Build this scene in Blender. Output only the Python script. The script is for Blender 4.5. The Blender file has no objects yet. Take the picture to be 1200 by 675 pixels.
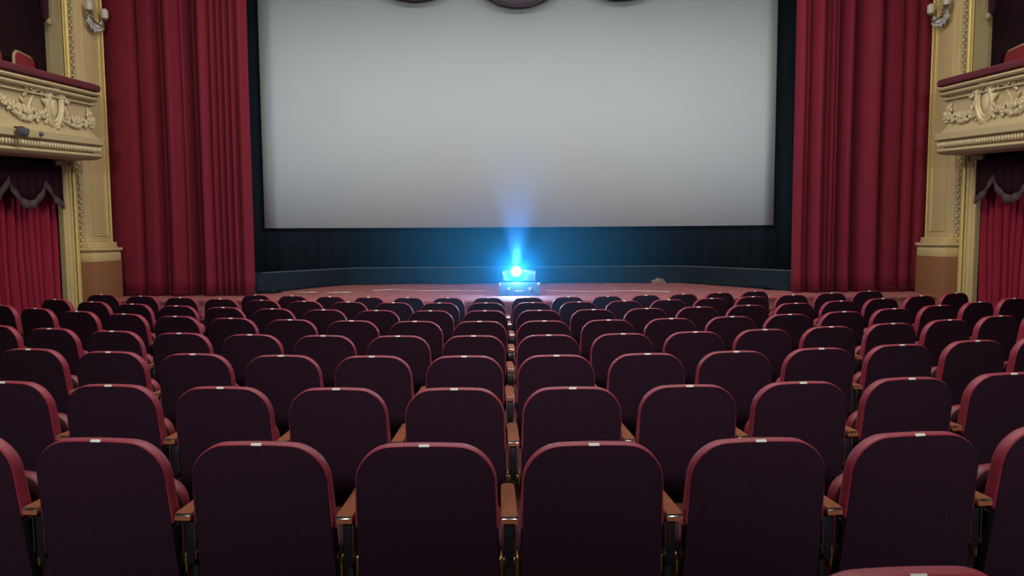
import bpy, bmesh, math, random
from mathutils import Vector, Matrix, noise
R = math.radians
random.seed(11)
scn = bpy.context.scene
COL = scn.collection
PI = math.pi

# ------------------------------------------------------------------ camera
CAMZ = 1.5623
TH, RO = R(4.1), -.006
cam_d = bpy.data.cameras.new('camera'); cam = bpy.data.objects.new('camera', cam_d); COL.objects.link(cam)
cam_d.sensor_width = 36; cam_d.lens = 24; cam_d.clip_start = .02; cam_d.clip_end = 100
M = Matrix.Rotation(PI/2-TH, 4, 'X') @ Matrix.Rotation(RO, 4, 'Z')
cam.matrix_world = Matrix.Translation((0, 0, CAMZ)) @ M
scn.camera = cam
XC = .11                       # the hall's own axis

def ray(px, py):
    x = px-600; y = py-337.5
    u = x*math.cos(RO)+y*math.sin(RO); v = -x*math.sin(RO)+y*math.cos(RO)
    return u/800, math.cos(TH)-v/800*math.sin(TH), -math.sin(TH)-v/800*math.cos(TH)
def at_y(px, py, D):           # x, z of a photo point lying at the distance D into the hall
    d = ray(px, py); return d[0]*D/d[1], CAMZ+d[2]*D/d[1]
def at_z(px, py, z):           # x, y of a photo point lying at the height z
    d = ray(px, py); t = (z-CAMZ)/d[2]; return d[0]*t, d[1]*t
def U(px, D): return at_y(px, 240, D)[0]
# ------------------------------------------------------------------ materials
def new_mat(name):
    m = bpy.data.materials.new(name); m.use_nodes = True
    nt = m.node_tree; b = nt.nodes['Principled BSDF']
    return m, nt, b
def mat(name, col, rough=.6, metal=0, var=.12, scale=8, bump=0, bscale=60, sheen=0, sheencol=None, spec=.5, coat=0, stretch=(1, 1, 1), detail=4):
    m, nt, b = new_mat(name)
    N = nt.nodes.new; L = nt.links.new
    tc = N('ShaderNodeTexCoord'); mp = N('ShaderNodeMapping'); mp.inputs['Scale'].default_value = stretch
    L(tc.outputs['Object'], mp.inputs[0])
    no = N('ShaderNodeTexNoise'); no.inputs['Scale'].default_value = scale; no.inputs['Detail'].default_value = detail
    L(mp.outputs[0], no.inputs['Vector'])
    mx = N('ShaderNodeMix'); mx.data_type = 'RGBA'
    mx.inputs[6].default_value = (*[c*(1-var) for c in col], 1)
    mx.inputs[7].default_value = (*[min(1, c*(1+var)) for c in col], 1)
    L(no.outputs['Fac'], mx.inputs[0]); L(mx.outputs[2], b.inputs['Base Color'])
    b.inputs['Roughness'].default_value = rough; b.inputs['Metallic'].default_value = metal
    b.inputs['Specular IOR Level'].default_value = spec
    if sheen:
        b.inputs['Sheen Weight'].default_value = sheen
        b.inputs['Sheen Roughness'].default_value = .45
        b.inputs['Sheen Tint'].default_value = (*(sheencol or col), 1)
    if coat: b.inputs['Coat Weight'].default_value = coat
    if bump:
        n2 = N('ShaderNodeTexNoise'); n2.inputs['Scale'].default_value = bscale; n2.inputs['Detail'].default_value = 3
        L(mp.outputs[0], n2.inputs['Vector'])
        bp = N('ShaderNodeBump'); bp.inputs['Strength'].default_value = bump; bp.inputs['Distance'].default_value = .01
        L(n2.outputs['Fac'], bp.inputs['Height']); L(bp.outputs[0], b.inputs['Normal'])
    return m
VELVET = mat('seat_velvet', (.27, .019, .040), .5, var=.15, scale=30, bump=.15, bscale=300, sheen=.15, sheencol=(.9, .3, .4))
PANEL = mat('seat_panel_cloth', (.022, .0085, .016), .9, var=.25, scale=90, bump=.2, bscale=500, spec=.04)
FACE = mat('cushion_shade', (.035, .006, .011), .8, var=.2, scale=60, spec=.2)  # dark tone stands in for the shade between backrest and cushion
WOOD = mat('armrest_wood', (.25, .078, .035), .75, var=.3, scale=14, stretch=(1, .15, 1), spec=.12)
BLACKM = mat('black_metal', (.012, .012, .014), .35, metal=.3, var=.2)
BRASS = mat('hinge_brass', (.5, .33, .12), .35, metal=.9)
CHROME = mat('chrome', (.7, .7, .7), .2, metal=1)
PLATE = mat('plate_metal', (.80, .77, .66), .5, metal=0, var=.1)
CARPET = mat('aisle_carpet', (.09, .012, .018), .95, var=.3, scale=20, bump=.4, bscale=200)
CURTAIN = mat('stage_velvet', (.175, .012, .026), .8, var=.12, scale=3, bump=.15, bscale=150, sheen=.25, sheencol=(.8, .2, .25), spec=.2)
BOXCURT = mat('box_velvet', (.28, .014, .036), .8, var=.12, scale=3, bump=.15, bscale=150, sheen=.25, sheencol=(.8, .2, .25), spec=.2)
DARKVELV = mat('dark_valance_velvet', (.03, .007, .012), .9, var=.2, scale=8, bump=.2, bscale=90, spec=.2)
FRINGE = mat('fringe_thread', (.10, .06, .06), .8, var=.4, scale=40, stretch=(1, 1, .15), bump=.6, bscale=80)
SCREEN = mat('screen_white', (.66, .75, .75), .9, var=.015, scale=1.2, spec=.1)
MASK = mat('masking_black', (.012, .022, .030), .9, var=.25, scale=5, bump=.2, bscale=60, spec=.15)
DRAPE = mat('drape_black', (.010, .018, .024), .9, var=.3, scale=6, bump=.3, bscale=40, spec=.15)
HEM = mat('hem_grey', (.07, .10, .12), .7, var=.2)
CREAM = mat('cream_plaster', (.62, .46, .20), .6, var=.10, scale=3, bump=.12, bscale=40)
CREAM2 = mat('cream_shaft', (.60, .45, .205), .6, var=.10, scale=3, bump=.12, bscale=40)
OLIVE = mat('olive_plaster', (.34, .275, .13), .65, var=.12, scale=3, bump=.12, bscale=40)
BALC = mat('balcony_plaster', (.50, .385, .20), .6, var=.12, scale=4, bump=.15, bscale=50)
GOLD = mat('gilt', (.62, .46, .15), .45, metal=.35, var=.2, scale=12, bump=.25, bscale=60)
ORN = mat('gilt_ornament', (.66, .54, .30), .45, metal=.15, var=.3, scale=20, bump=.3, bscale=90)
TERRA = mat('terracotta_paint', (.27, .11, .045), .6, var=.10, scale=3, bump=.12, bscale=40)
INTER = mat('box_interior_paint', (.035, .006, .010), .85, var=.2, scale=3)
DARKW = mat('dark_stage_paint', (.012, .012, .015), .9)
CEIL = mat('ceiling_paint', (.30, .24, .16), .8)
WALLP = mat('auditorium_paint', (.16, .05, .04), .8)
RAIL = mat('rail_velvet', (.10, .009, .016), .8, var=.2, scale=20, sheen=.3, sheencol=(.6, .15, .2))
BRONZE = mat('sconce_bronze', (.30, .24, .15), .4, metal=.6, var=.3, scale=30)
WAX = mat('sconce_candle', (.55, .50, .40), .5, var=.1)
GREYP = mat('grey_paint', (.10, .10, .11), .35, var=.1, spec=.7)
PROJ = mat('projector_shell', (.06, .08, .10), .35, var=.05)
PBLK = mat('case_black', (.012, .03, .045), .45, var=.2)
DEBRIS = mat('crumpled_brown', (.26, .16, .12), .8, var=.6, scale=25)
PALE = mat('pale_tape', (.66, .56, .48), .7, var=.15, scale=20)
CRYSTAL = mat('sconce_glass', (.62, .62, .60), .15, var=.05, spec=.9)

def stage_mat():
    m, nt, b = new_mat('stage_carpet')
    N = nt.nodes.new; L = nt.links.new
    tc = N('ShaderNodeTexCoord')
    n1 = N('ShaderNodeTexNoise'); n1.inputs['Scale'].default_value = 14; n1.inputs['Detail'].default_value = 8; n1.inputs['Roughness'].default_value = .75
    mp = N('ShaderNodeMapping'); mp.inputs['Scale'].default_value = (.5, 1.0, 1); L(tc.outputs['Object'], mp.inputs[0]); L(mp.outputs[0], n1.inputs['Vector'])
    cr = N('ShaderNodeValToRGB'); e = cr.color_ramp.elements
    e[0].position = .35; e[0].color = (.22, .050, .055, 1); e[1].position = .70; e[1].color = (.52, .24, .20, 1)
    k = e.new(.5); k.color = (.34, .095, .095, 1)
    L(n1.outputs['Fac'], cr.inputs[0])
    n2 = N('ShaderNodeTexNoise'); n2.inputs['Scale'].default_value = 1.1; n2.inputs['Detail'].default_value = 3
    L(mp.outputs[0], n2.inputs['Vector'])
    mx = N('ShaderNodeMix'); mx.data_type = 'RGBA'; mx.blend_type = 'MULTIPLY'; mx.inputs[0].default_value = .45
    L(cr.outputs[0], mx.inputs[6]); L(n2.outputs['Fac'], mx.inputs[7])
    L(cr.outputs[0], b.inputs['Base Color'])
    b.inputs['Roughness'].default_value = .8
    bp = N('ShaderNodeBump'); bp.inputs['Strength'].default_value = .5; bp.inputs['Distance'].default_value = .01
    L(n1.outputs['Fac'], bp.inputs['Height']); L(bp.outputs[0], b.inputs['Normal'])
    return m
STAGE = stage_mat()
def emis(name, col, s):
    m, nt, b = new_mat(name)
    b.inputs['Base Color'].default_value = (*col, 1)
    b.inputs['Emission Color'].default_value = (*col, 1); b.inputs['Emission Strength'].default_value = s
    return m
# ------------------------------------------------------------------ mesh helpers
class MB:
    def __init__(s): s.v = []; s.f = []
    def add(s, vs, fs):
        o = len(s.v); s.v += [tuple(v) for v in vs]; s.f += [tuple(i+o for i in f) for f in fs]; return s
    def bm(s, b):
        b.verts.index_update(); s.add([v.co[:] for v in b.verts], [[v.index for v in f.verts] for f in b.faces]); b.free(); return s
    def box(s, x0, x1, y0, y1, z0, z1, bev=0, seg=2):
        b = bmesh.new(); bmesh.ops.create_cube(b, size=1)
        bmesh.ops.scale(b, vec=(x1-x0, y1-y0, z1-z0), verts=b.verts)
        bmesh.ops.translate(b, vec=((x0+x1)/2, (y0+y1)/2, (z0+z1)/2), verts=b.verts)
        if bev: bmesh.ops.bevel(b, geom=b.edges[:], offset=bev, segments=seg, profile=.5, affect='EDGES')
        return s.bm(b)
    def ball(s, c, r, sx=1, sy=1, sz=1, sub=1, seg=None, rot=None):
        b = bmesh.new()
        if seg: bmesh.ops.create_uvsphere(b, u_segments=seg, v_segments=seg//2+1, radius=r)
        else: bmesh.ops.create_icosphere(b, subdivisions=sub, radius=r)
        bmesh.ops.scale(b, vec=(sx, sy, sz), verts=b.verts)
        if rot is not None: bmesh.ops.rotate(b, matrix=rot, verts=b.verts)
        bmesh.ops.translate(b, vec=c, verts=b.verts); return s.bm(b)
    def cyl(s, p, q, r, r2=None, n=16):
        p = Vector(p); q = Vector(q); r2 = r if r2 is None else r2
        d = (q-p).normalized(); a = d.orthogonal().normalized(); c = d.cross(a)
        vs = []
        for (o, rr) in ((p, r), (q, r2)):
            for i in range(n):
                t = 2*PI*i/n; vs.append(o+a*math.cos(t)*rr+c*math.sin(t)*rr)
        fs = [(i, (i+1) % n, n+(i+1) % n, n+i) for i in range(n)]+[tuple(range(n-1, -1, -1)), tuple(range(n, 2*n))]
        return s.add(vs, fs)
    def tube(s, pts, r, n=8, closed=False):
        pts = [Vector(p) for p in pts]; m = len(pts); vs = []; fs = []
        prev = None
        for i, p in enumerate(pts):
            if closed: d = pts[(i+1) % m]-pts[i-1]
            else: d = pts[min(i+1, m-1)]-pts[max(i-1, 0)]
            d.normalize()
            a = (prev-d*prev.dot(d)).normalized() if prev is not None and (prev-d*prev.dot(d)).length > 1e-6 else d.orthogonal().normalized()
            prev = a; c = d.cross(a); rr = r(i/(m-1)) if callable(r) else r
            for k in range(n):
                t = 2*PI*k/n; vs.append(p+a*math.cos(t)*rr+c*math.sin(t)*rr)
        for i in range(m if closed else m-1):
            j = (i+1) % m
            for k in range(n): fs.append((i*n+k, i*n+(k+1) % n, j*n+(k+1) % n, j*n+k))
        if not closed: fs += [tuple(range(n-1, -1, -1)), tuple(range((m-1)*n, m*n))]
        return s.add(vs, fs)
    def lathe(s, prof, c=(0, 0, 0), n=20):          # prof: (r, z)
        m = len(prof); vs = []; fs = []
        for i in range(n):
            t = 2*PI*i/n
            for r_, z in prof: vs.append((c[0]+r_*math.cos(t), c[1]+r_*math.sin(t), c[2]+z))
        for i in range(n):
            j = (i+1) % n
            for k in range(m-1): fs.append((i*m+k, j*m+k, j*m+k+1, i*m+k+1))
        fs.append(tuple(i*m for i in range(n-1, -1, -1))); fs.append(tuple(i*m+m-1 for i in range(n)))
        return s.add(vs, fs)
    def grid(s, rows):                               # rows of equal length
        m = len(rows[0]); vs = [p for r_ in rows for p in r_]; fs = []
        for i in range(len(rows)-1):
            for k in range(m-1): fs.append((i*m+k, i*m+k+1, (i+1)*m+k+1, (i+1)*m+k))
        return s.add(vs, fs)
    def loft(s, secs):                               # closed sections with caps
        m = len(secs[0]); vs = [p for r_ in secs for p in r_]; fs = []
        for i in range(len(secs)-1):
            for k in range(m): fs.append((i*m+k, i*m+(k+1) % m, (i+1)*m+(k+1) % m, (i+1)*m+k))
        fs += [tuple(range(m-1, -1, -1)), tuple(range((len(secs)-1)*m, len(secs)*m))]
        return s.add(vs, fs)
    def mesh(s, name, m, ang=38):
        me = bpy.data.meshes.new(name); me.from_pydata(s.v, [], s.f); me.update()
        b = bmesh.new(); b.from_mesh(me); bmesh.ops.recalc_face_normals(b, faces=b.faces); b.to_mesh(me); b.free()
        for p in me.polygons: p.use_smooth = True
        me.set_sharp_from_angle(angle=R(ang)); me.materials.append(m)
        return me
    def build(s, name, m, parent=None, ang=38, solid=0, off=0):
        o = bpy.data.objects.new(name, s.mesh(name, m, ang)); COL.objects.link(o)
        if parent: o.parent = parent
        if solid:
            md = o.modifiers.new('thickness', 'SOLIDIFY'); md.thickness = solid; md.offset = off
        return o
def tag(o, label=None, cat=None, group=None, kind=None):
    if label: o['label'] = label
    if cat: o['category'] = cat
    if group: o['group'] = group
    if kind: o['kind'] = kind
    return o
def thing(name, label, cat, loc=(0, 0, 0), rz=0, group=None):
    o = bpy.data.objects.new(name, None); COL.objects.link(o); o.empty_display_size = .1
    o.location = loc; o.rotation_euler.z = rz
    return tag(o, label, cat, group)
def struct(o): o['kind'] = 'structure'; return o
def spline(P, n):                                    # catmull-rom through (a, b) pairs
    out = []
    for i in range(len(P)-1):
        p0 = P[max(i-1, 0)]; p1 = P[i]; p2 = P[i+1]; p3 = P[min(i+2, len(P)-1)]
        for k in range(n):
            t = k/n; h = lambda j: .5*((2*p1[j])+(-p0[j]+p2[j])*t+(2*p0[j]-5*p1[j]+4*p2[j]-p3[j])*t*t+(-p0[j]+3*p1[j]-3*p2[j]+p3[j])*t**3)
            out.append((p1[0]+(p2[0]-p1[0])*t, h(1)))
    out.append(P[-1]); return out

# ------------------------------------------------------------------ floor, a shallow dish falling to the stage
def fz(x, y): return -.0113*y+.003*x*x
rows = []
for i in range(45):
    y = -3+i*.32
    rows.append([(x*.45, y, fz(x*.45, y)) for x in range(-20, 21)])
o = struct(MB().grid(rows).build('floor', CARPET, solid=.12, off=-1))

# stage platform
SZ = CAMZ-.86
def stage_front(x):
    a = abs(x-XC); return 9.46+.03*min(a, 4.2)**2
front = [(x*.2+XC, stage_front(x*.2+XC)) for x in range(-31, 32)]
sec_top = [(x, y, SZ) for x, y in front]+[(front[-1][0], 14.2, SZ), (front[0][0], 14.2, SZ)]
sec_bot = [(x, y, -.5) for x, y, z in sec_top]
struct(MB().loft([sec_bot, sec_top]).build('stage_platform', STAGE))
mb = MB(); secs = []
for x, y in front:
    secs.append([(x, y-.03, SZ-.03), (x, y-.03, SZ-.005), (x, y-.0, SZ+.004), (x, y+.04, SZ+.004), (x, y+.04, SZ-.03)])
struct(mb.loft(secs).build('trim_1', STAGE))

# ------------------------------------------------------------------ screen, masking, drape
def Ys(x): return max(12.9, 13.62-.5*((x-XC)/4.5)**2)
def Yd(x, k=1.5):
    a = max(0, abs(x-XC)-3.1); return max(11.05, 13.30-k*a**1.2)
def curved(x0, x1, z0, z1, fy, nx, nz, amp=0, fr=40, tilt=0):
    rows = []
    for k in range(nz+1):
        z = z0+(z1-z0)*k/nz
        rows.append([(x0+(x1-x0)*i/nx, fy(x0+(x1-x0)*i/nx)+amp*math.sin(fr*(x0+(x1-x0)*i/nx))+tilt*(z-z0), z) for i in range(nx+1)])
    return rows
scr = thing('cinema_screen', 'large blank pale grey cinema screen at the back of the stage', 'screen', (XC, 13.5, 1.78))
def child(mb, name, m, par, sub=None, **k):
    # geometry is written in world space: shift it under its thing
    inv = Matrix.Translation(par.location).inverted()
    rz = Matrix.Rotation(-par.rotation_euler.z, 4, 'Z')
    mb.v = [tuple(rz @ (inv @ Vector(v))) for v in mb.v]
    return mb.build(name, m, sub or par, **k)
SXL, SXR = at_y(312, 268, 13.1)[0], at_y(904, 265, 13.1)[0]
SB = CAMZ+.235
child(MB().grid(curved(SXL, SXR, SB, 6.4, lambda x: Ys(x)-.03, 48, 2)), 'screen_fabric', SCREEN, scr, solid=.01)
fr = MB()
fr.tube([(SXL+(SXR-SXL)*i/24, Ys(SXL+(SXR-SXL)*i/24)-.02, SB) for i in range(25)], .012, 6)
for x in (SXL, SXR): fr.tube([(x, Ys(x)-.02, SB), (x, Ys(x)-.02, 6.4)], .012, 6)
child(fr, 'screen_border', BLACKM, scr)
msk = thing('screen_masking', 'black cloth masking framing the pale screen and filling the wall below it', 'masking', (XC, 13.5, SZ))
child(MB().grid(curved(-5.8, 6.0, SZ+.002, 6.6, lambda x: Ys(x)+.08, 300, 3, amp=.012, fr=26)), 'masking_cloth', MASK, msk, solid=.02)
drp = thing('stage_drape', 'low black drape with grey hem running along the foot of the masking', 'drape', (XC, 13.0, SZ))
rows = []
NX = 260
for k in range(9):
    t = k/8; z = SZ+.008+t*.305; row = []
    for i in range(NX+1):
        x = -4.75+i*9.7/NX
        w = noise.noise(Vector((x*1.3, 3.1, 0)))*.25*(1-t)**2+noise.noise(Vector((x*4, 7.7, 0)))*.05*(1-t)
        yb = Yd(x, 1.9); yt = Yd(x, 1.5)
        row.append((x, yb*(1-t)+yt*t-.05-max(0, .1+w)*(1-t)+.02*math.sin(x*9)*(1-t), z))
    rows.append(row)
child(MB().grid(rows), 'drape_cloth', DRAPE, drp, solid=.012)
child(MB().tube([(-4.7+i*9.6/80, Yd(-4.7+i*9.6/80)-.06, SZ+.318) for i in range(81)], .011, 6), 'hem', HEM, drp)
# bundles of black cloth at either end of the drape
def bundle(name, x, y, sx, sy, sz, label, seed):
    b = bmesh.new(); bmesh.ops.create_icosphere(b, subdivisions=4, radius=1)
    for v in b.verts:
        n = noise.noise(v.co*1.8+Vector((seed, 0, 0)))*.35+noise.noise(v.co*5+Vector((seed, 3, 0)))*.12
        v.co *= 1+n
        v.co.z = max(v.co.z, -.35)
        v.co.x *= sx; v.co.y *= sy; v.co.z = (v.co.z+.35)*sz
    m = MB().bm(b); o = m.build(name, DRAPE, ang=60); o.location = (x, y, SZ+.002)
    return tag(o, label, 'cloth', 'cloth bundles at the drape ends')
bundle('cloth_bundle', -4.15, 11.2, .34, .22, .22, 'crumpled black cloth heap beside the left red stage curtain', 1)
bundle('cloth_bundle', 4.62, 11.3, .40, .25, .19, 'crumpled black cloth heap beside the right red stage curtain', 5)

# swagged border hanging over the top of the screen
sw = thing('border_curtain', 'dark grey scalloped border curtain whose swags just dip in over the screen top', 'curtain', (XC, 13.1, 5.0))
rows = [[], [], []]
BD = 13.1
tipx = [at_y(484+123*q, 4, BD)[0] for q in range(-2, 5)]
zt = lambda y: at_y(600, y, 13.2)[1]
for i in range(400):
    x = -5.0+i*10.2/399; best = 1e9
    for j, c in enumerate(tipx):
        base = zt({3: 5.5, 2: -.5, 4: -.5}.get(j, -8))
        dx = abs(x-c)
        if dx < 1.06: best = min(best, base+1.12-math.sqrt(1.12**2-dx*dx))
    best = min(best, 6.4)
    for k, z in enumerate((best, (best+6.6)/2, 6.6)):
        rows[k].append((x, Ys(x)-.30+.03*math.sin(z*7+k)+.02*math.sin(x*20), z))
swc = child(MB().grid(rows), 'swag_cloth', mat('border_cloth', (.09, .07, .085), .9, var=.15), sw, solid=.03)
hemp = [(p[0], p[1]-.02, p[2]) for p in rows[0]]
child(MB().tube(hemp, .016, 6), 'hem', mat('border_hem', (.07, .055, .065), .9), sw, sub=swc)

# ------------------------------------------------------------------ red stage curtains
def stage_curtain(prof, D, name, label, seed, flip):
    pts = spline(prof, 6)
    rows = []
    ztop = 6.8
    for k in range(24):
        t = k/23; z = SZ+.012+(ztop-SZ-.012)*t; row = []
        for px, d in pts:
            x = U(px, D)
            # the folds drift and soften a little with height
            dd = d*(1.0-.12*t)+.015*noise.noise(Vector((x*3+seed, t*2.2, 0)))
            xx = x+.02*noise.noise(Vector((x*2, t*1.7, seed)))*(1-.3*t)
            yy = D-dd*(1.5 if dd > 0 else 4.5 if dd < -.045 else 1.2)
            if flip: yy += 0
            row.append((xx, yy, z))
        rows.append(row)
    t_ = thing(name, label, 'curtain', (U(sum(p[0] for p in prof)/len(prof), D), D, SZ), group='red stage curtains')
    cc = child(MB().grid(rows), 'curtain_cloth', CURTAIN, t_, ang=70, solid=.012)
    hem = [(p[0], p[1]-.008, SZ+.07) for p in rows[0]]
    child(MB().tube(hem[::2], .006, 5), 'hem_seam', RAIL, t_, sub=cc)
    return t_
LP = [(122, -.06), (129, -.02), (138, .01), (150, .03), (163, .03), (167, -.05), (172, .02), (186, .03), (190, -.07), (195, -.02), (198, -.10), (201, -.09), (204, .08), (210, .13), (216, .05), (220, .0), (223, .05), (226, -.08), (230, -.14), (233, -.13), (236, .05), (238, -.12), (241, -.12), (243, .06), (246, .14), (252, .10), (255, .01), (258, .10), (262, .0), (265, .09), (268, -.02), (272, .09), (276, -.02), (280, .10), (284, .01), (288, .10), (292, .12), (295, .06), (297, .03)]
RP = [(928, .03), (930, .08), (935, .11), (938, .03), (941, .07), (944, -.08), (948, .08), (953, .14), (958, .06), (961, -.02), (964, .06), (967, -.01), (970, .07), (973, 0), (975, .06), (979, -.12), (983, -.12), (986, .08), (992, .08), (994, -.11), (998, -.13), (1002, -.12), (1006, .05), (1012, .12), (1020, .13), (1025, .02), (1027, -.11), (1030, -.11), (1033, .02), (1041, .05), (1050, .03), (1053, -.05), (1057, .03), (1065, .03), (1069, -.05), (1074, .03), (1082, .02), (1090, -.02), (1097, -.06)]
stage_curtain(LP, 10.74, 'stage_curtain', 'tall deep red pleated curtain hanging left of the screen', 1, False)
stage_curtain(RP, 10.74, 'stage_curtain', 'tall deep red pleated curtain hanging right of the screen', 7, True)

# ------------------------------------------------------------------ side walls, pilasters, boxes
def side(s):
    nm = 'left' if s < 0 else 'right'
    X = lambda a: XC+s*a                       # a = distance from the hall axis
    def B(mb, a0, a1, y0, y1, z0, z1, bev=0):
        return mb.box(min(X(a0), X(a1)), max(X(a0), X(a1)), y0, y1, z0, z1, bev)
    # wall with two openings
    w = MB()
    B(w, 6.35, 6.40, 9.45, 10.62, 2.60, 6.9)
    B(w, 6.35, 6.40, 9.53, 10.62, -.3, 2.60)
    B(w, 6.35, 6.40, 5.6, 9.45, 5.9, 6.9)
    B(w, 6.35, 6.40, 5.6, 9.53, 2.40, 2.60)
    B(w, 6.35, 6.75, -3, 5.6, -.3, 6.9)
    struct(w.build('wall_'+nm, OLIVE))
    st = MB(); B(st, 6.75, 6.9, 10.63, 14.2, -.3, 6.9); struct(st.build('wall_stage_'+nm, DARKW))
    # box interiors
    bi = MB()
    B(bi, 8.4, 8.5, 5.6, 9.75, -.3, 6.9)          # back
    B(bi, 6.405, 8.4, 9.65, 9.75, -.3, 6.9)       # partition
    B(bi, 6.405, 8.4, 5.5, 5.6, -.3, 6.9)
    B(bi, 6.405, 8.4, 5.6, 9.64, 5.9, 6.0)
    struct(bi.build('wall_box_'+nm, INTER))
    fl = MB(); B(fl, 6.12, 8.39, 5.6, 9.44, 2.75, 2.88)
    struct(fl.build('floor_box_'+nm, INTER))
    # pilaster
    p = thing('pilaster', 'cream panelled pilaster on a terracotta plinth at the %s edge of the stage' % nm, 'pilaster', (X(6.3), 10.14, fz(6.3, 10)), group='pilasters flanking the stage')
    m = MB(); B(m, 6.10, 6.36, 9.80, 10.49, fz(6.2, 10.1), CAMZ-.295, .006); child(m, 'plinth', TERRA, p)
    m = MB()
    z0 = CAMZ-.295
    B(m, 6.11, 6.349, 9.81, 10.50, z0, z0+.135, .012)
    B(m, 6.14, 6.349, 9.85, 10.50, z0+.135, z0+.155, .004)
    B(m, 6.09, 6.349, 9.79, 10.53, z0+.155, z0+.205, .02)
    B(m, 6.20, 6.349, 9.86, 10.58, z0+.205, z0+.24, .012)
    B(m, 6.22, 6.349, 9.90, 10.60, z0+.24, z0+.285, .012)
    child(m, 'base_moulding', CREAM, p)
    m = MB(); B(m, 6.31, 6.349, 9.98, 10.62, z0+.285, 6.9, .006); child(m, 'shaft', CREAM2, p)
    m = MB(); zb = CAMZ+.10
    for (ya, yb, za, zc) in ((10.105, 10.12, zb, 6.8), (10.515, 10.53, zb, 6.8), (10.105, 10.53, zb-.012, zb+.01)):
        B(m, 6.297, 6.311, ya, yb, za, zc, .003)
    for (ya, yb, za, zc) in ((10.14, 10.148, zb+.03, 6.8), (10.485, 10.493, zb+.03, 6.8), (10.14, 10.493, zb+.025, zb+.035)):
        B(m, 6.302, 6.311, ya, yb, za, zc, .002)
    child(m, 'panel_frame', CREAM, p)
    m = MB(); m.cyl((X(6.30), 10.505, CAMZ+.08), (X(6.30), 10.505, 6.9), .012, n=10)
    m.cyl((X(6.30), 10.60, z0+.285), (X(6.30), 10.60, 6.9), .014, n=10)
    child(m, 'gilt_bead', GOLD, p)
    # gilded door casing of the boxes
    c = thing('box_casing', 'gilded casing with carved leaf strip framing the %s boxes' % nm, 'casing', (X(6.3), 9.8, fz(6.3, 9.8)), group='gilded casings of the boxes')
    m = MB(); zf0 = fz(6.3, 9.7)
    B(m, 6.325, 6.349, 9.535, 9.60, zf0, 2.62, .008)
    B(m, 6.305, 6.349, 9.60, 9.66, zf0, 2.62, .01)
    child(m, 'lower_moulding', CREAM, c)
    m = MB()
    m.cyl((X(6.315), 9.775, zf0), (X(6.315), 9.775, 6.9), .033, n=14); m.cyl((X(6.325), 9.70, zf0), (X(6.325), 9.70, 2.62), .022, n=12)
    m.cyl((X(6.33), 9.835, zf0), (X(6.33), 9.835, 6.9), .014, n=10)
    m.cyl((X(6.33), 9.735, 2.62), (X(6.33), 9.735, 6.9), .010, n=10)
    child(m, 'gilt_moulding', GOLD, c)
    m = MB()
    for k in range(150):
        z = zf0+.05+k*.046
        dy = .022*(1 if k % 2 else -1)
        rot = Matrix.Rotation(.6*(1 if k % 2 else -1), 3, 'X')
        m.ball((X(6.338), 9.915+dy, z), .026, .5, .8, 1.15, sub=1, rot=rot)
        if k % 3 == 0: m.ball((X(6.335), 9.915, z), .018, 1, 1, 1, sub=1)
    B(m, 6.335, 6.349, 9.862, 9.870, zf0, 6.9); B(m, 6.335, 6.349, 9.965, 9.973, zf0, 6.9)
    child(m, 'carved_strip', ORN, c)
    # lower box: curtain, valance
    pts = []
    yy = 7.0; i = 0
    rng = random.Random(5 if s < 0 else 9)
    while yy < 9.58:
        pts.append((yy, (-.07 if i % 2 else .07)*rng.uniform(.6, 1.3))); yy += rng.uniform(.045, .085); i += 1
    pts.append((9.635, 0))
    pr = spline(pts, 5); rows = []
    for k in range(10):
        t = k/9; z0 = fz(6.4, 8.5)+.03
        rows.append([(X(6.50-d*(.7+.5*(1-t))+.03*noise.noise(Vector((y*2, t*2, s)))), y+.015*math.sin(t*5+y*3)*(1-t), z0+(2.4-z0)*t) for y, d in pr])
    bc = thing('box_curtain', 'red pleated curtain closing the %s ground level box' % nm, 'curtain', (X(6.50), 8.2, fz(6.4, 8.2)), group='box curtains')
    cc = child(MB().grid(rows), 'curtain_cloth', BOXCURT, bc, ang=70, solid=.01)
    hems = [(p_[0], p_[1], p_[2]+.05) for p_ in rows[0]]
    child(MB().tube(hems[::2], .007, 5), 'hem', RAIL, bc, sub=cc)
    vb = thing('box_valance', 'dark scalloped valance with pale fringe under the %s balcony' % nm, 'valance', (X(6.28), 8.2, 2.0), group='box valances')
    # scallop points along the front: px x, y -> distance and height on this plane
    cusp = [7.75, 8.46, 9.15, 9.50]
    lows = []
    top = []; bot = []; fr_ = []
    n = 40
    for j in range(3):
        a, b = cusp[j], cusp[j+1]
        for q in range(n+(j == 2)):
            t = q/n; y = a+(b-a)*t
            cz = CAMZ+.83
            if j == 2: z = cz-.27*(math.sin(t*PI/2)**.9)
            else: z = cz-.30*math.sin(t*PI)**.8
            wob = .012*math.sin(y*40)
            top.append((X(6.3+wob), y, 2.60)); bot.append((X(6.3+wob), y, z)); fr_.append((X(6.285+wob), y, z-.11))
    mid = [(p_[0], p_[1], (p_[2]+2.4)/2) for p_ in bot]
    child(MB().grid([top, mid, bot]), 'valance_cloth', DARKVELV, vb, solid=.012)
    fr2 = [(p_[0]-s*.012, p_[1], p_[2]) for p_ in bot]
    child(MB().grid([fr2, fr_]), 'fringe', FRINGE, vb, solid=.008)
    # balcony
    bal = thing('balcony', 'curved plaster balcony with gilt garlands and red rail on the %s side' % nm, 'balcony', (X(6.1), 8.2, 2.5), group='box balconies')
    C0 = CAMZ
    Dend = 9.62
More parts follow.
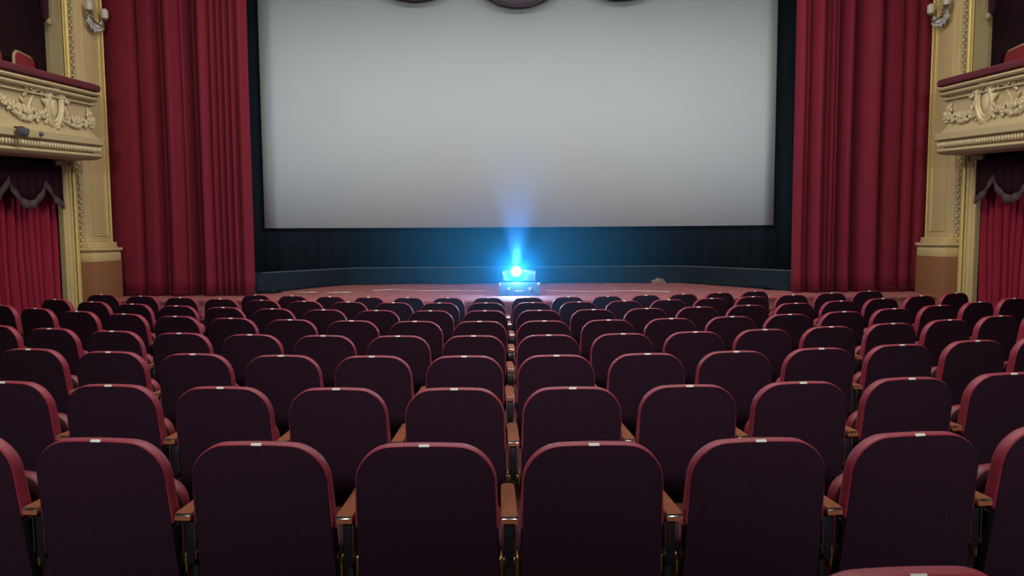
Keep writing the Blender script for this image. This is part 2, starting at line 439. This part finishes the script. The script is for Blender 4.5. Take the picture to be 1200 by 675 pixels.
    def path(o, dz0, dz1):                      # o: outset from the axis (distance), quarter-round end
        pts = []
        rr = .12
        yend = Dend+(5.86-o)*.9
        for k in range(13): 
            y = 5.7+(yend-rr-5.7)*k/12; pts.append((o, y))
        for k in range(1, 9):
            a = k/8*PI/2; pts.append((o+rr*(1-math.cos(a)), yend-rr+rr*math.sin(a)))
        pts.append((6.37, yend))
        return pts
    def sec_strip(prof, bld):
        # prof: closed list (o, z above camera at far end, z above camera where the frame cuts it)
        P = [path(o, 0, 0) for o, za, zb in prof]
        secs = []
        for i in range(len(P[0])):
            sec = []
            for (o, za, zb), pp in zip(prof, P):
                a, y = pp[i]; t = max(0, (9.6-y)/1.85)
                sec.append((X(a), y, C0+za+(zb-za)*min(t, 1.6)))
            secs.append(sec)
        return bld.loft(secs)
    def z2(z): return z-.125                     # the front runs slightly downhill towards the seats
    def pf(L, back=6.1): 
        L = [(o, z+.052, z2(z+.052)) for o, z in L]
        return L+[(back, L[-1][1], L[-1][2]), (back, L[0][1], L[0][2])]
    child(sec_strip(pf([(5.95, 2.105), (5.83, 2.11), (5.785, 2.09), (5.775, 2.06), (5.785, 2.02), (5.83, 2.005)]), MB()), 'rail', RAIL, bal)
    child(sec_strip(pf([(5.87, 2.005), (5.86, 1.992), (5.80, 1.988), (5.785, 1.965), (5.80, 1.945), (5.87, 1.94), (5.87, 1.922), (5.82, 1.918), (5.805, 1.895), (5.82, 1.875), (5.88, 1.868), (5.88, 1.838), (5.85, 1.832), (5.84, 1.815), (5.885, 1.80)]), MB()), 'upper_cornice', BALC, bal)
    fz_ = child(sec_strip(pf([(5.88, 1.80), (5.885, 1.60), (5.87, 1.45), (5.83, 1.385), (5.775, 1.36), (5.77, 1.28), (5.80, 1.265)]), MB()), 'frieze', BALC, bal)
    lc = child(sec_strip(pf([(5.84, 1.265), (5.865, 1.25), (5.865, 1.165), (5.80, 1.15), (5.79, 1.125), (5.82, 1.09), (5.87, 1.075), (5.98, 1.065)]), MB()), 'lower_cornice', BALC, bal)
    m = MB()
    for k in range(70):
        y = 6.3+k*.052
        if y > 9.62: break
        t = min(1.6, (9.6-y)/1.85); dz = C0-.125*t
        m.ball((X(5.822), y, dz+1.268), .033, .9, .62, 1.25, sub=2)
        m.ball((X(5.835), y+.026, dz+1.262), .014, .8, .6, 2.0, sub=1)
    child(m, 'bead_moulding', ORN, bal, sub=lc)
    # gilt relief: cartouche and garlands
    m = MB(); F = 5.872
    zf0_ = lambda z, y: C0+z+.16-.125*min(1.6, (9.6-y)/1.85)
    cy, cz = 8.53, 1.60
    for (ry, rz, r_) in ((.14, .24, .030), (.095, .18, .014)):
        m.tube([(X(F-.01), cy+ry*math.cos(a*PI/16)+.03*math.sin(a*PI/16), zf0_(cz+rz*math.sin(a*PI/16), cy)) for a in range(32)], r_, 6, closed=True)
    m.ball((X(F+.01), cy, zf0_(cz, cy)), .1, .3, .7, 1.5, sub=2)
    rg = random.Random(3)
    def leaf(y, z, ang, L=.05, w=.5, out=0):
        m.ball((X(F-.01-out), y, zf0_(z, y)), L, .35, w, 1, sub=1, rot=Matrix.Rotation(ang, 3, 'X'))
    for k in range(26):                          # acanthus around the cartouche
        a = 2*PI*k/26; leaf(cy+.19*math.cos(a)*rg.uniform(.9, 1.25), cz+.25*math.sin(a)*rg.uniform(.85, 1.1), -a+rg.uniform(-.6, .6), rg.uniform(.03, .055), .45, rg.uniform(0, .02))
    def garland(y0, z0, y1, z1, sag, n, r0):
        for k in range(n):
            t = k/(n-1); y = y0+(y1-y0)*t; z = z0+(z1-z0)*t-sag*4*t*(1-t); rr = r0*(.6+.8*math.sin(t*PI))
            for q in range(3):
                m.ball((X(F-.012-rg.uniform(0, .02)), y+rg.uniform(-1, 1)*rr, zf0_(z+rg.uniform(-1, 1)*rr, y)), rr*rg.uniform(.45, .8), .7, 1, 1, sub=1)
            if k % 2: leaf(y, z+rr*1.2, rg.uniform(-1, 1), rr*1.1, .4)
    garland(8.40, 1.50, 7.55, 1.62, .10, 28, .040)
    garland(8.66, 1.47, 9.25, 1.48, .03, 20, .034)
    garland(7.55, 1.62, 6.7, 1.50, .10, 22, .040)
    garland(8.40, 1.78, 7.95, 1.74, -.02, 10, .020)
    garland(8.63, 1.76, 8.82, 1.72, .02, 6, .022)
    garland(9.18, 1.62, 9.30, 1.44, 0, 10, .042)
    for k in range(14): leaf(9.22+rg.uniform(-.09, .12), 1.52+rg.uniform(-.13, .17), rg.uniform(-1.2, 1.2), rg.uniform(.03, .05), .4)
    for (y, z) in ((8.42, 1.72), (8.36, 1.66), (8.30, 1.75), (8.0, 1.70), (7.95, 1.62)): leaf(y, z, rg.uniform(-1, 1), .05, .4)
    m.tube([(X(F), 8.33-.035*k, zf0_(1.80-.0045*k*k, 8.3)) for k in range(9)], .009, 5)
    m.tube([(X(F), 8.62+.04*math.sin(k*.8)+.02*k, zf0_(1.52-.018*k, 8.6)) for k in range(8)], .011, 5)
    m.tube([(X(F-.01), 8.50+.03*math.sin(k*.9), zf0_(1.42-.02*k, 8.5)) for k in range(6)], .014, 5)
    m.v = [(x_, y_+.22, z_) for x_, y_, z_ in m.v]
    child(m, 'gilt_relief', ORN, bal, sub=fz_)
    # sconce on the pilaster
    sc = thing('wall_sconce', 'bronze two-armed candle sconce high on the %s pilaster' % nm, 'sconce', (X(6.30), 10.29, 4.80), group='wall sconces')
    m = MB(); a0 = 6.29
    m.ball((X(a0), 10.29, 4.84), .07, .35, .8, 1.9, sub=2)
    m.ball((X(a0-.02), 10.29, 4.69), .035, .6, .9, 1.7, sub=2)
    for k in range(12):
        a = k*PI/6; m.ball((X(a0-.02), 10.29+.06*math.cos(a), 4.85+.11*math.sin(a)), .022, .7, 1, 1, sub=1)
    child(m, 'backplate', BRONZE, sc)
    for q, dy in enumerate((-.19, .19)):
        m = MB()
        m.tube([(X(a0-.03-.10*math.sin(t*PI/10*.9)), 10.29+dy*t/10, 4.83-.10*math.sin(t/10*PI)+.04*t/10) for t in range(11)], .011, 6)
        m.lathe([(.006, 0), (.03, .01), (.042, .03), (.036, .035), (.016, .04)], (X(a0-.11), 10.29+dy, 4.855), 12)
        ar = child(m, 'arm', BRONZE, sc)
        m = MB(); m.lathe([(.016, 0), (.018, .10), (.012, .125), (.004, .15)], (X(a0-.11), 10.29+dy, 4.89), 10)
        m.lathe([(.044, .0), (.052, .03), (.050, .11), (.040, .13)], (X(a0-.11), 10.29+dy, 4.89), 12)
        child(m, 'candle', WAX, sc, sub=ar)
    m = MB()
    for k in range(26):
        q_ = random.Random(k).uniform(-.03, .03); m.ball((X(a0-.05-abs(q_)), 10.29+(k/25-.5)*.34+q_, 4.80+2*q_-.10*math.sin(k/25*PI)), .020, .7, .8, 1.2, sub=1)
    for k in range(16):
        a = k/15; y = 10.29+.19*(a*2-1); zc = 4.79-.07*math.sin(a*PI)
        m.ball((X(a0-.09), y, zc), .014, .8, .8, 1.6, sub=1); m.ball((X(a0-.09), y, zc-.05), .009, .8, .8, 1.8, sub=1)
    child(m, 'glass_drops', CRYSTAL, sc)
    # end of the upper box's hanging drape
    dr = thing('box_drape', 'dark tasselled drape end hanging high in the %s upper box opening' % nm, 'drape', (X(6.30), 9.44, 4.6), group='upper box drapes')
    m = MB(); secs = []
    for k in range(14):
        t = k/13; z = 4.52+t*1.4; w = .05+.10*t
        secs.append([(X(6.33+.06*math.sin(a*PI/8)*(.6+.4*math.cos(3*a*PI/8))), 9.39-w*.4+w*math.cos(a*PI/8)*(1+.15*math.cos(5*a*PI/8)), z) for a in range(16)])
    m.loft(secs); child(m, 'drape_cloth', DARKVELV, dr)
    m = MB(); m.tube([(X(6.26), 9.41+.015*math.sin(k), 4.62+k*.11) for k in range(12)], .010, 6); m.ball((X(6.29), 9.38, 4.50), .05, .8, .9, 1.1, sub=2)
    child(m, 'tassel_cord', mat('cord_%s' % nm, (.35, .25, .12), .6), dr)
for s in (-1, 1): side(s)

# ------------------------------------------------------------------ lamp ball and knob on the left balcony
def Xs(s, a): return XC+s*a
lb = thing('spotlight', 'small round grey lamp fixed low on the left balcony front', 'lamp', (Xs(-1, 5.72), 7.93, CAMZ+1.22))
m = MB(); m.lathe([(.0, -.062), (.03, -.055), (.052, -.03), (.062, .01), (.066, .035), (.055, .045), (.0, .045)], (Xs(-1, 5.70), 7.93, CAMZ+1.255), 20)
child(m, 'lamp_shade', GREYP, lb)
m = MB(); m.cyl((Xs(-1, 5.70), 7.93, CAMZ+1.31), (Xs(-1, 5.80), 7.93, CAMZ+1.31), .012); m.cyl((Xs(-1, 5.70), 7.93, CAMZ+1.305), (Xs(-1, 5.70), 7.93, CAMZ+1.31), .03)
child(m, 'bracket', BLACKM, lb)
m = MB(); m.ball((Xs(-1, 5.755), 8.32, CAMZ+1.295), .026, 1, 1, 1, sub=2); m.cyl((Xs(-1, 5.755), 8.32, CAMZ+1.295), (Xs(-1, 5.80), 8.32, CAMZ+1.295), .012)
tag(m.build('rail_knob', GREYP), 'small dark knob on the left balcony front beside the grey lamp', 'knob')

# chairs inside the upper boxes
def box_chair(x, y, rz, label):
    t = thing('box_chair', label, 'chair', (x, y, 2.881), rz, 'chairs in the upper boxes')
    def outline(w, h, r, z0):
        P = [(-w, z0), (w, z0)]
        for k in range(9): a = k/8*PI/2; P.append((w-r+r*math.cos(a), z0+h-r+r*math.sin(a)))
        for k in range(9): a = PI/2+k/8*PI/2; P.append((-w+r+r*math.cos(a), z0+h-r+r*math.sin(a)))
        return P
    P = outline(.24, .66, .10, .50)
    m = MB(); m.loft([[(a, yy, b) for a, b in P] for yy in (-.22, -.16)]); m.build('backrest', BOXRED, t)
    P2 = outline(.255, .675, .11, .50)
    m = MB(); m.tube([(a, -.19, b) for a, b in P2], .018, 8, closed=True); m.build('back_frame', GILTW, t)
    m = MB(); m.box(-.25, .25, -.2, .26, .40, .48, .03); m.build('seat', BOXRED, t)
    for sx in (-1, 1):
        for sy in (-.19, .22):
            m = MB(); m.cyl((sx*.21, sy, 0), (sx*.21, sy, .42), .014, .022); m.build('leg', GILTW, t)
    for sx in (-1, 1):
        m = MB(); m.tube([(sx*.25, -.18, .72), (sx*.27, 0, .72), (sx*.26, .16, .69), (sx*.25, .2, .46)], .018, 8); m.build('arm', GILTW, t)
    return t
BOXRED = mat('box_chair_velvet', (.26, .015, .025), .7, sheen=.4, sheencol=(.8, .2, .2))
GILTW = mat('box_chair_gilt', (.50, .33, .17), .45, var=.2)
box_chair(Xs(-1, 6.42), 9.34, R(-80), 'red gilt-edged chair just behind the left balcony rail, nearer the stage')
box_chair(Xs(-1, 6.46), 8.74, R(-84), 'red gilt-edged chair in the left upper box at the picture edge')
box_chair(Xs(1, 6.42), 9.28, R(82), 'red gilt-edged chair behind the right balcony rail')

# ------------------------------------------------------------------ theatre seats
def seat_outline(w0, w1, z0, z1, r, n=10):
    """half widths w0 (foot) and w1 (head), rounded head, small rounded foot"""
    P = []
    rb = .04
    for k in range(5):
        a = -PI/2+k/4*PI/2; P.append((w0-rb+rb*math.cos(a), z0+rb+rb*math.sin(a)))
    cr = lambda x: z1-.012*(x/w1)**2
    for k in range(n+1):
        a = k/n*PI/2; ca, sa = math.cos(a), math.sin(a)
        x = w1-r+r*ca; P.append((x, cr(x)-r*(1-sa)))
    for q in (.75, .5, .25, 0): P.append(((w1-r)*q, cr((w1-r)*q)))
    L = [(-a, b) for a, b in reversed(P[:-1])]
    return P+L
def inset(P, d, cz):
    out = []; n = len(P)
    for i in range(n):
        a = Vector(P[i-1]); b = Vector(P[(i+1) % n]); t = (b-a).normalized(); nrm = Vector((-t.y, t.x))
        out.append((P[i][0]+nrm.x*d, P[i][1]+nrm.y*d))
    return out
LEAN = .13; ZT = .9
def lean(a, d, b):      # a across, d thickness coordinate, b height
    return (a, d+(ZT-b)*LEAN, b)
OUT = seat_outline(.250, .240, .30, .9, .125)
def loftsecs(P, specs):
    return [[lean(a, y, b) for a, b in inset(P, d, 0)] for d, y in specs]
ME = {}
OUTV = seat_outline(.2475, .240, .575, .9, .125)
OUTS = seat_outline(.249, .2475, .30, .60, .012)
m = MB(); m.loft(loftsecs(OUTS, ((.006, .001), (.003, .006), (.003, .040), (.010, .048))))
ME['back_shell'] = m.mesh('back_shell', BLACKM, 50)
m = MB(); m.loft(loftsecs(OUTV, ((.0035, -.001), (.0008, .003), (0, .008), (0, .036), (.003, .046), (.012, .056), (.030, .062))))
ME['backrest'] = m.mesh('backrest', VELVET, 50)
m = MB(); m.loft(loftsecs(OUT, ((.008, -.0045), (.0042, -.0035), (.0040, .001))))
ME['back_panel'] = m.mesh('back_panel', PANEL, 50)
m = MB(); m.box(-.018, .018, -.002, .0015, -.005, .005, .0008)
Rm = Matrix.Rotation(R(-42), 3, 'X')
m.v = [tuple(Rm @ Vector(v)+Vector((0, .0012, ZT-.0015))) for v in m.v]
ME['number_plate'] = m.mesh('number_plate', PLATE)
# tipped up seat cushion in front of the back
CO = seat_outline(.180, .188, .36, .69, .085)
m = MB(); m.loft([[(a, y+(b-.36)*.10, b) for a, b in inset(CO, d, 0)] for d, y in ((.03, .150), (.010, .158), (0, .17), (0, .215), (.010, .230), (.03, .238))])
ME['seat_cushion'] = m.mesh('seat_cushion', VELVET, 50)
def arm_meshes(p):
    h = p/2; out = []
    m = MB()
    # armrest: flat wooden cap, slightly waisted, with a rounded far end
    P = []
    for k in range(9):
        a = k/8*PI; P.append((.027*math.cos(a), .335+.02*math.sin(a)))
    P += [(-.030, .05), (-.028, .03), (.028, .03), (.030, .05)]
    m.loft([[(a*.94, y, .617) for a, y in P], [(a, y, .622) for a, y in P], [(a, y, .636) for a, y in P], [(a*.93, y*1.0+.002*(y < .1), .642) for a, y in P]])
    out.append(('armrest', m, WOOD))
    m = MB(); m.box(-.026, .026, -.0015, .0015, -.005, .005, .0008)
    m.v = [tuple(Rm @ Vector(v)+Vector((0, .0305, .638))) for v in m.v]
    out.append(('end_strip', m, CHROME))
    m = MB()
    m.box(-.016, .016, .07, .30, .44, .617, .004)
    m.box(-.012, .012, .10, .26, .03, .46, .004)
    m.box(-.028, .028, .05, .32, -.01, .03, .006)
    out.append(('stand', m, BLACKM))
    m = MB()
    for sx in (-1, 1):
        m.box(sx*.021-.002, sx*.021+.002, .066, .072, .46, .60, .001)
    out.append(('edge_strip', m, CHROME))
    m = MB(); m.cyl((-.034, .19, .40), (.034, .19, .40), .022, n=14)
    m.box(-.032, -.024, .09, .15, .40, .47, .003); m.box(.024, .032, .09, .15, .40, .47, .003)
    out.append(('hinge', m, BRASS))
    return out
m = MB(); m.loft([[(a, y+(b-.36)*.10, b) for a, b in inset(CO, d, 0)] for d, y in ((.030, .1455), (.012, .1455), (.0035, .158), (.0015, .172), (.0015, .184), (.006, .186))])  # thin dark layer over the cushion, its shade put into the colour
ME['cushion_shade_face'] = m.mesh('cushion_shade_face', FACE, 50)
ARMME = {n_: m_.mesh(n_, mt) for n_, m_, mt in arm_meshes(.57)}

ORD = ['first', 'second', 'third', 'fourth', 'fifth', 'sixth', 'seventh', 'eighth', 'ninth', 'tenth']
#       pitch, x0, D, a0, k1, k3
ROWS = {
    0: (0.5499, 0.0153, 1.2926, 0.0001, 0.0715, 0.0),
    1: (0.5696, 0.0127, 2.2401, 0.0051, 0.069, -0.0),
    2: (0.555, -0.0042, 3.1492, 0.0133, 0.0545, -0.0003),
    3: (0.5617, 0.0123, 4.1032, 0.0205, 0.0589, -0.0002),
    4: (0.5638, 0.008, 5.0628, 0.0338, 0.0563, 0.0007),
    5: (0.5786, 0.0028, 6.049, 0.0107, 0.0679, 0.0004),
    6: (0.5686, -0.0002, 7.0733, 0.0176, 0.0589, 0.0003),
    7: (0.5551, 0.0324, 8.067, 0.0186, 0.076, -0.0016),
    8: (0.5265, 0.0496, 8.8713, 0.0267, 0.0748, -0.0017),
}
def row_pos(k, n):
    p, x0, D, a0, k1, k3 = ROWS[k]
    s = n*p; N = 24; X = -x0; Y = D; ds = s/N
    for i in range(N):
        t = (i+.5)*ds; a = a0+k1*t+k3*t**3
        X += math.cos(a)*ds; Y += math.sin(a)*ds
    return X, Y, a0+k1*s+k3*s**3
SPAN = {0: (1.5, 1.5), 1: (-3.5, 3.5), 2: (-4.5, 4.5), 3: (-6.5, 6.5), 4: (-7.5, 8.5), 5: (-9.5, 9.5), 6: (-9.5, 9.5), 7: (-9.5, 8.5), 8: (-6.5, 6.5)}
FROMSTAGE = {8: 'row nearest the stage', 7: 'second row from the stage', 6: 'third row from the stage', 5: 'fourth row from the stage', 4: 'fifth row from the stage', 3: 'sixth row from the stage', 2: 'seventh row from the stage', 1: 'eighth row from the stage'}
proto = None
def link_child(name, me, par, loc=(0, 0, 0), proto_of=None):
    if proto_of is None: o = bpy.data.objects.new(name, me)
    else: o = proto_of.copy()
    o.name = name; o.parent = par; o.location = loc; COL.objects.link(o); return o
PROT = {}
def place_seat(k, n, last):
    global proto
    x, y, a = row_pos(k, n); p = ROWS[k][0]
    if proto is None:
        r_ = bpy.data.objects.new('theatre_seat', None); r_.empty_display_size = .1; proto = r_
    else: r_ = proto.copy()
    COL.objects.link(r_)
    jit = random.Random(int(k*100+n*2)).uniform
    r_.location = (x, y, fz(x, y)); r_.rotation_euler = (0, 0, a+jit(-.008, .008))
    side_ = 'left' if n < 0 else 'right'; idx = int(abs(n)-.5)
    if k == 0: lab = 'red-edged theatre seat back cropped by the bottom right edge of the photo'
    else: lab = 'red-edged dark theatre seat, %s %s of the middle gap, %s' % (ORD[idx], side_, FROMSTAGE[k])
    tag(r_, lab, 'seat', 'theatre seats in rows')
    sc_ = p/.5696; r_.scale = (sc_, 1, 1)
    made = {}
    for nm, up in (('backrest', None), ('back_shell', None), ('back_panel', 'backrest'), ('number_plate', 'backrest'), ('seat_cushion', None), ('cushion_shade_face', 'seat_cushion')):
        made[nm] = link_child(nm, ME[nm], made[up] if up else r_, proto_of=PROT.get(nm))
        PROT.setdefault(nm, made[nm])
    for sx in ((-1, 1) if last else (-1,)):
        for nm, up in (('armrest', None), ('end_strip', 'armrest'), ('stand', None), ('edge_strip', 'stand'), ('hinge', 'stand')):
            made[nm] = link_child(nm, ARMME[nm], made[up] if up else r_, (0, 0, 0) if up else (sx*.5696/2, 0, 0), proto_of=PROT.get(nm))
            PROT.setdefault(nm, made[nm])
for k, (a, b) in SPAN.items():
    n = a
    while n <= b+.01:
        place_seat(k, n, abs(n-b) < .1); n += 1

# ------------------------------------------------------------------ projector on its case, cables and litter on the stage
cs = thing('equipment_case', 'low black equipment case on the red stage carpet under the projector', 'case', (XC, 10.55, SZ))
m = MB(); secs = []
for z, g in ((0, 0), (.02, 0), (.16, .018), (.19, .024), (.20, .034)):
    secs.append([(sx*(.31-g), sy*(.26-g), z+.004) for sx, sy in ((-1, -1), (1, -1), (1, 1), (-1, 1))])
m.loft(secs); m.build('case_body', PBLK, cs)
m = MB()
for sx in (-1, 1):
    m.box(sx*.295-.02, sx*.295+.02, -.272, -.24, .155, .20, .005)
    m.box(sx*.16-.02, sx*.16+.02, -.272, -.262, .09, .13, .004)
m.build('corner_guard', CHROME, cs)
m = MB(); m.tube([(-.06, -.262, .08), (-.06, -.29, .08), (.06, -.29, .08), (.06, -.262, .08)], .007, 6); m.build('handle', CHROME, cs)
pj = thing('projector', 'boxy pale projector glaring blue white towards the seats from its case', 'projector', (XC, 10.55, SZ+.204))
m = MB(); m.box(-.235, .235, -.20, .20, .018, .170, .012, 3); pbody = m.build('body', PROJ, pj)
m = MB()
for x0, x1, z0, z1 in ((-.245, .245, .168, .178), (-.245, -.237, .02, .17), (.237, .245, .02, .17)):
    m.box(x0, x1, -.212, -.198, z0, z1, .002)
m.build('front_frame', CHROME, pj)
m = MB()
for k in range(7): m.box(.11, .20, -.204, -.199, .04+k*.014, .046+k*.014)
m.build('vent_grille', BLACKM, pbody)
LX, LZ = -.045, .168
m = MB(); m.cyl((LX, -.18, LZ), (LX, -.27, LZ), .080, .088, n=28); lbar = m.build('lens_barrel', BLACKM, pj)
m = MB(); m.ball((LX, -.265, LZ), .072, 1, .35, 1, seg=24); m.build('lens', emis('lamp_glow', (.75, .9, 1.0), 25), lbar)
for sx in (-1, 1):
    for sy in (-1, 1):
        m = MB(); m.cyl((sx*.19, sy*.16, 0), (sx*.19, sy*.16, .02), .018); m.build('foot', BLACKM, pj)
m = MB()
b = bmesh.new(); bmesh.ops.create_icosphere(b, subdivisions=3, radius=1)
for v in b.verts:
    v.co *= 1+.5*noise.noise(v.co*2.5)+.2*noise.noise(v.co*7); v.co.x *= .12; v.co.y *= .07; v.co.z = max(0, v.co.z+.2)*.075
m.bm(b); o = m.build('crumpled_cloth', DEBRIS, ang=20); o.location = (at_z(768, 331, SZ)[0], 12.95, SZ+.002)
tag(o, 'small crumpled brown cloth on the stage carpet right of the projector', 'cloth')
def cable(pxpts, label, r=.006):
    pts = []
    for px, py in pxpts:
        x_, D = at_z(px, py, SZ); pts.append((x_, D, SZ+r))
    dense = []
    for i in range(len(pts)-1):
        for q in range(6):
            t = q/6; dense.append(tuple(pts[i][j]*(1-t)+pts[i+1][j]*t for j in range(3)))
    dense.append(pts[-1]); dense = [(x+.015*noise.noise(Vector((x*3, y, 1))), y+.03*noise.noise(Vector((x*2, y, 5))), z) for x, y, z in dense]
    tag(MB().tube(dense, r, 6).build('cable', PALE), label, 'cable', 'pale cables on the stage')
cable([(437, 341), (460, 339.5), (490, 341), (530, 341), (570, 341)], 'pale thin cable lying on the stage carpet left of the projector', .0055)
cable([(640, 341), (690, 342), (740, 341), (785, 342)], 'pale thin cable lying on the stage carpet right of the projector', .005)
cable([(706, 331.5), (712, 334), (722, 341)], 'short pale cable running towards the screen right of the projector', .004)
def scrap(px, py, sx, sy, label, seed):
    x0_, D = at_z(px, py, SZ); rows = []
    for j in range(7):
        rows.append([(x0_+sx*(i/8-.5)*(1+.2*math.sin(j+seed)), D+sy*(j/6-.5), SZ+.008+.012*noise.noise(Vector((i*.6, j*.7, seed)))**2+.006*math.sin(i+j)**2) for i in range(9)])
    tag(MB().grid(rows).build('paper_scrap', PALE, solid=.003), label, 'paper', 'scraps on the stage carpet')
scrap(398, 343.5, .34, .14, 'pale scrap on the stage carpet, nearer the projector of the left two', 1)
scrap(360, 343.5, .30, .10, 'pale scrap on the stage carpet, nearer the left red curtain', 4)

# ------------------------------------------------------------------ rest of the room
struct(MB().box(-8.6, 8.8, -3, 14.4, 6.9, 7.05).build('ceiling', CEIL))
struct(MB().box(-8.6, 8.8, -3.15, -3, -.5, 7.05).build('wall_back', WALLP))
struct(MB().box(-8.6, 8.8, 14.2, 14.35, -.5, 7.05).build('wall_stage', DARKW))

# ------------------------------------------------------------------ added haze standing in for lens flare round the lamp
def haze():
    m = bpy.data.materials.new('flare_haze_blue'); m.use_nodes = True; nt = m.node_tree; nt.nodes.clear()
    N = nt.nodes.new; L = nt.links.new
    o_ = N('ShaderNodeOutputMaterial'); v = N('ShaderNodeVolumeScatter')
    v.inputs['Color'].default_value = (.045, .46, 1, 1); v.inputs['Anisotropy'].default_value = 0
    tc = N('ShaderNodeTexCoord'); ln = N('ShaderNodeVectorMath'); ln.operation = 'LENGTH'; L(tc.outputs['Object'], ln.inputs[0])
    mr = N('ShaderNodeMapRange'); mr.inputs[1].default_value = 0; mr.inputs[2].default_value = 1; mr.inputs[3].default_value = 1; mr.inputs[4].default_value = 0
    L(ln.outputs['Value'], mr.inputs[0])
    pw = N('ShaderNodeMath'); pw.operation = 'POWER'; pw.inputs[1].default_value = 2.2; L(mr.outputs[0], pw.inputs[0])
    mu = N('ShaderNodeMath'); mu.operation = 'MULTIPLY'; mu.inputs[1].default_value = HD; L(pw.outputs[0], mu.inputs[0])
    m3 = N('ShaderNodeMapRange'); m3.inputs[1].default_value = 0; m3.inputs[2].default_value = .22; m3.inputs[3].default_value = 1; m3.inputs[4].default_value = 0
    L(ln.outputs['Value'], m3.inputs[0])
    p2 = N('ShaderNodeMath'); p2.operation = 'POWER'; p2.inputs[1].default_value = 2; L(m3.outputs[0], p2.inputs[0])
    ma = N('ShaderNodeMath'); ma.operation = 'MULTIPLY_ADD'; ma.inputs[1].default_value = .55; L(p2.outputs[0], ma.inputs[0]); L(mu.outputs[0], ma.inputs[2])
    L(ma.outputs[0], v.inputs['Density']); L(v.outputs[0], o_.inputs['Volume'])
    mb = MB(); mb.ball((0, 0, 0), 1.0, seg=32)
    h = mb.build('flare_haze', m); h.location = (XC+LX, 10.2, SZ+.45); h.scale = (2.9, 4.6, 2.7)  # stretched along the hall to imitate lens veil over the middle seats
    return tag(h, 'blue haze volume added for the flare around the projector lamp', 'haze', kind='stuff')
HD = .22
haze()
def light(kind, name, loc, tgt, power, col, **kw):
    d = bpy.data.lights.new(name, kind); d.energy = power; d.color = col
    for k, v in kw.items(): setattr(d, k, v)
    o = bpy.data.objects.new(name, d); COL.objects.link(o); o.location = loc
    o.rotation_euler = (Vector(tgt)-Vector(loc)).to_track_quat('-Z', 'Y').to_euler(); return o
lp = (XC+LX, 10.55-.34, SZ+.204+LZ)
light('POINT', 'projector_lamp', lp, (0, 6, 3.2), 112, (.15, .49, 1.0), shadow_soft_size=.03)
light('SPOT', 'projector_spill', (lp[0], 10.50, SZ+.42), (XC, 10.9, 3.2), 1000, (.62, .54, 1.0), spot_size=R(50), spot_blend=1.0, shadow_soft_size=.05)
light('AREA', 'house_light', (XC, 7.2, 6.8), (XC, 7.9, 0), 520, (1, .95, .88), shape='RECTANGLE', size=8, size_y=2.5)
for sx in (-1, 1):
    light('SPOT', 'screen_fill_spot', (XC+sx*1.6, -2.7, 3.5), (XC+sx*4.2, 13.4, 3.4), 1060, (.93, .98, 1.0), spot_size=R(92), spot_blend=.75, shadow_soft_size=.3)  # added unseen spots behind the camera, filling the screen and seat backs

w = bpy.data.worlds.new('world'); scn.world = w; w.use_nodes = True
w.node_tree.nodes['Background'].inputs[0].default_value = (.01, .011, .014, 1)
vs = scn.view_settings; vs.view_transform = 'Standard'; vs.look = 'None'; vs.gamma = 1; vs.exposure = 0.0; vs.use_curve_mapping = False
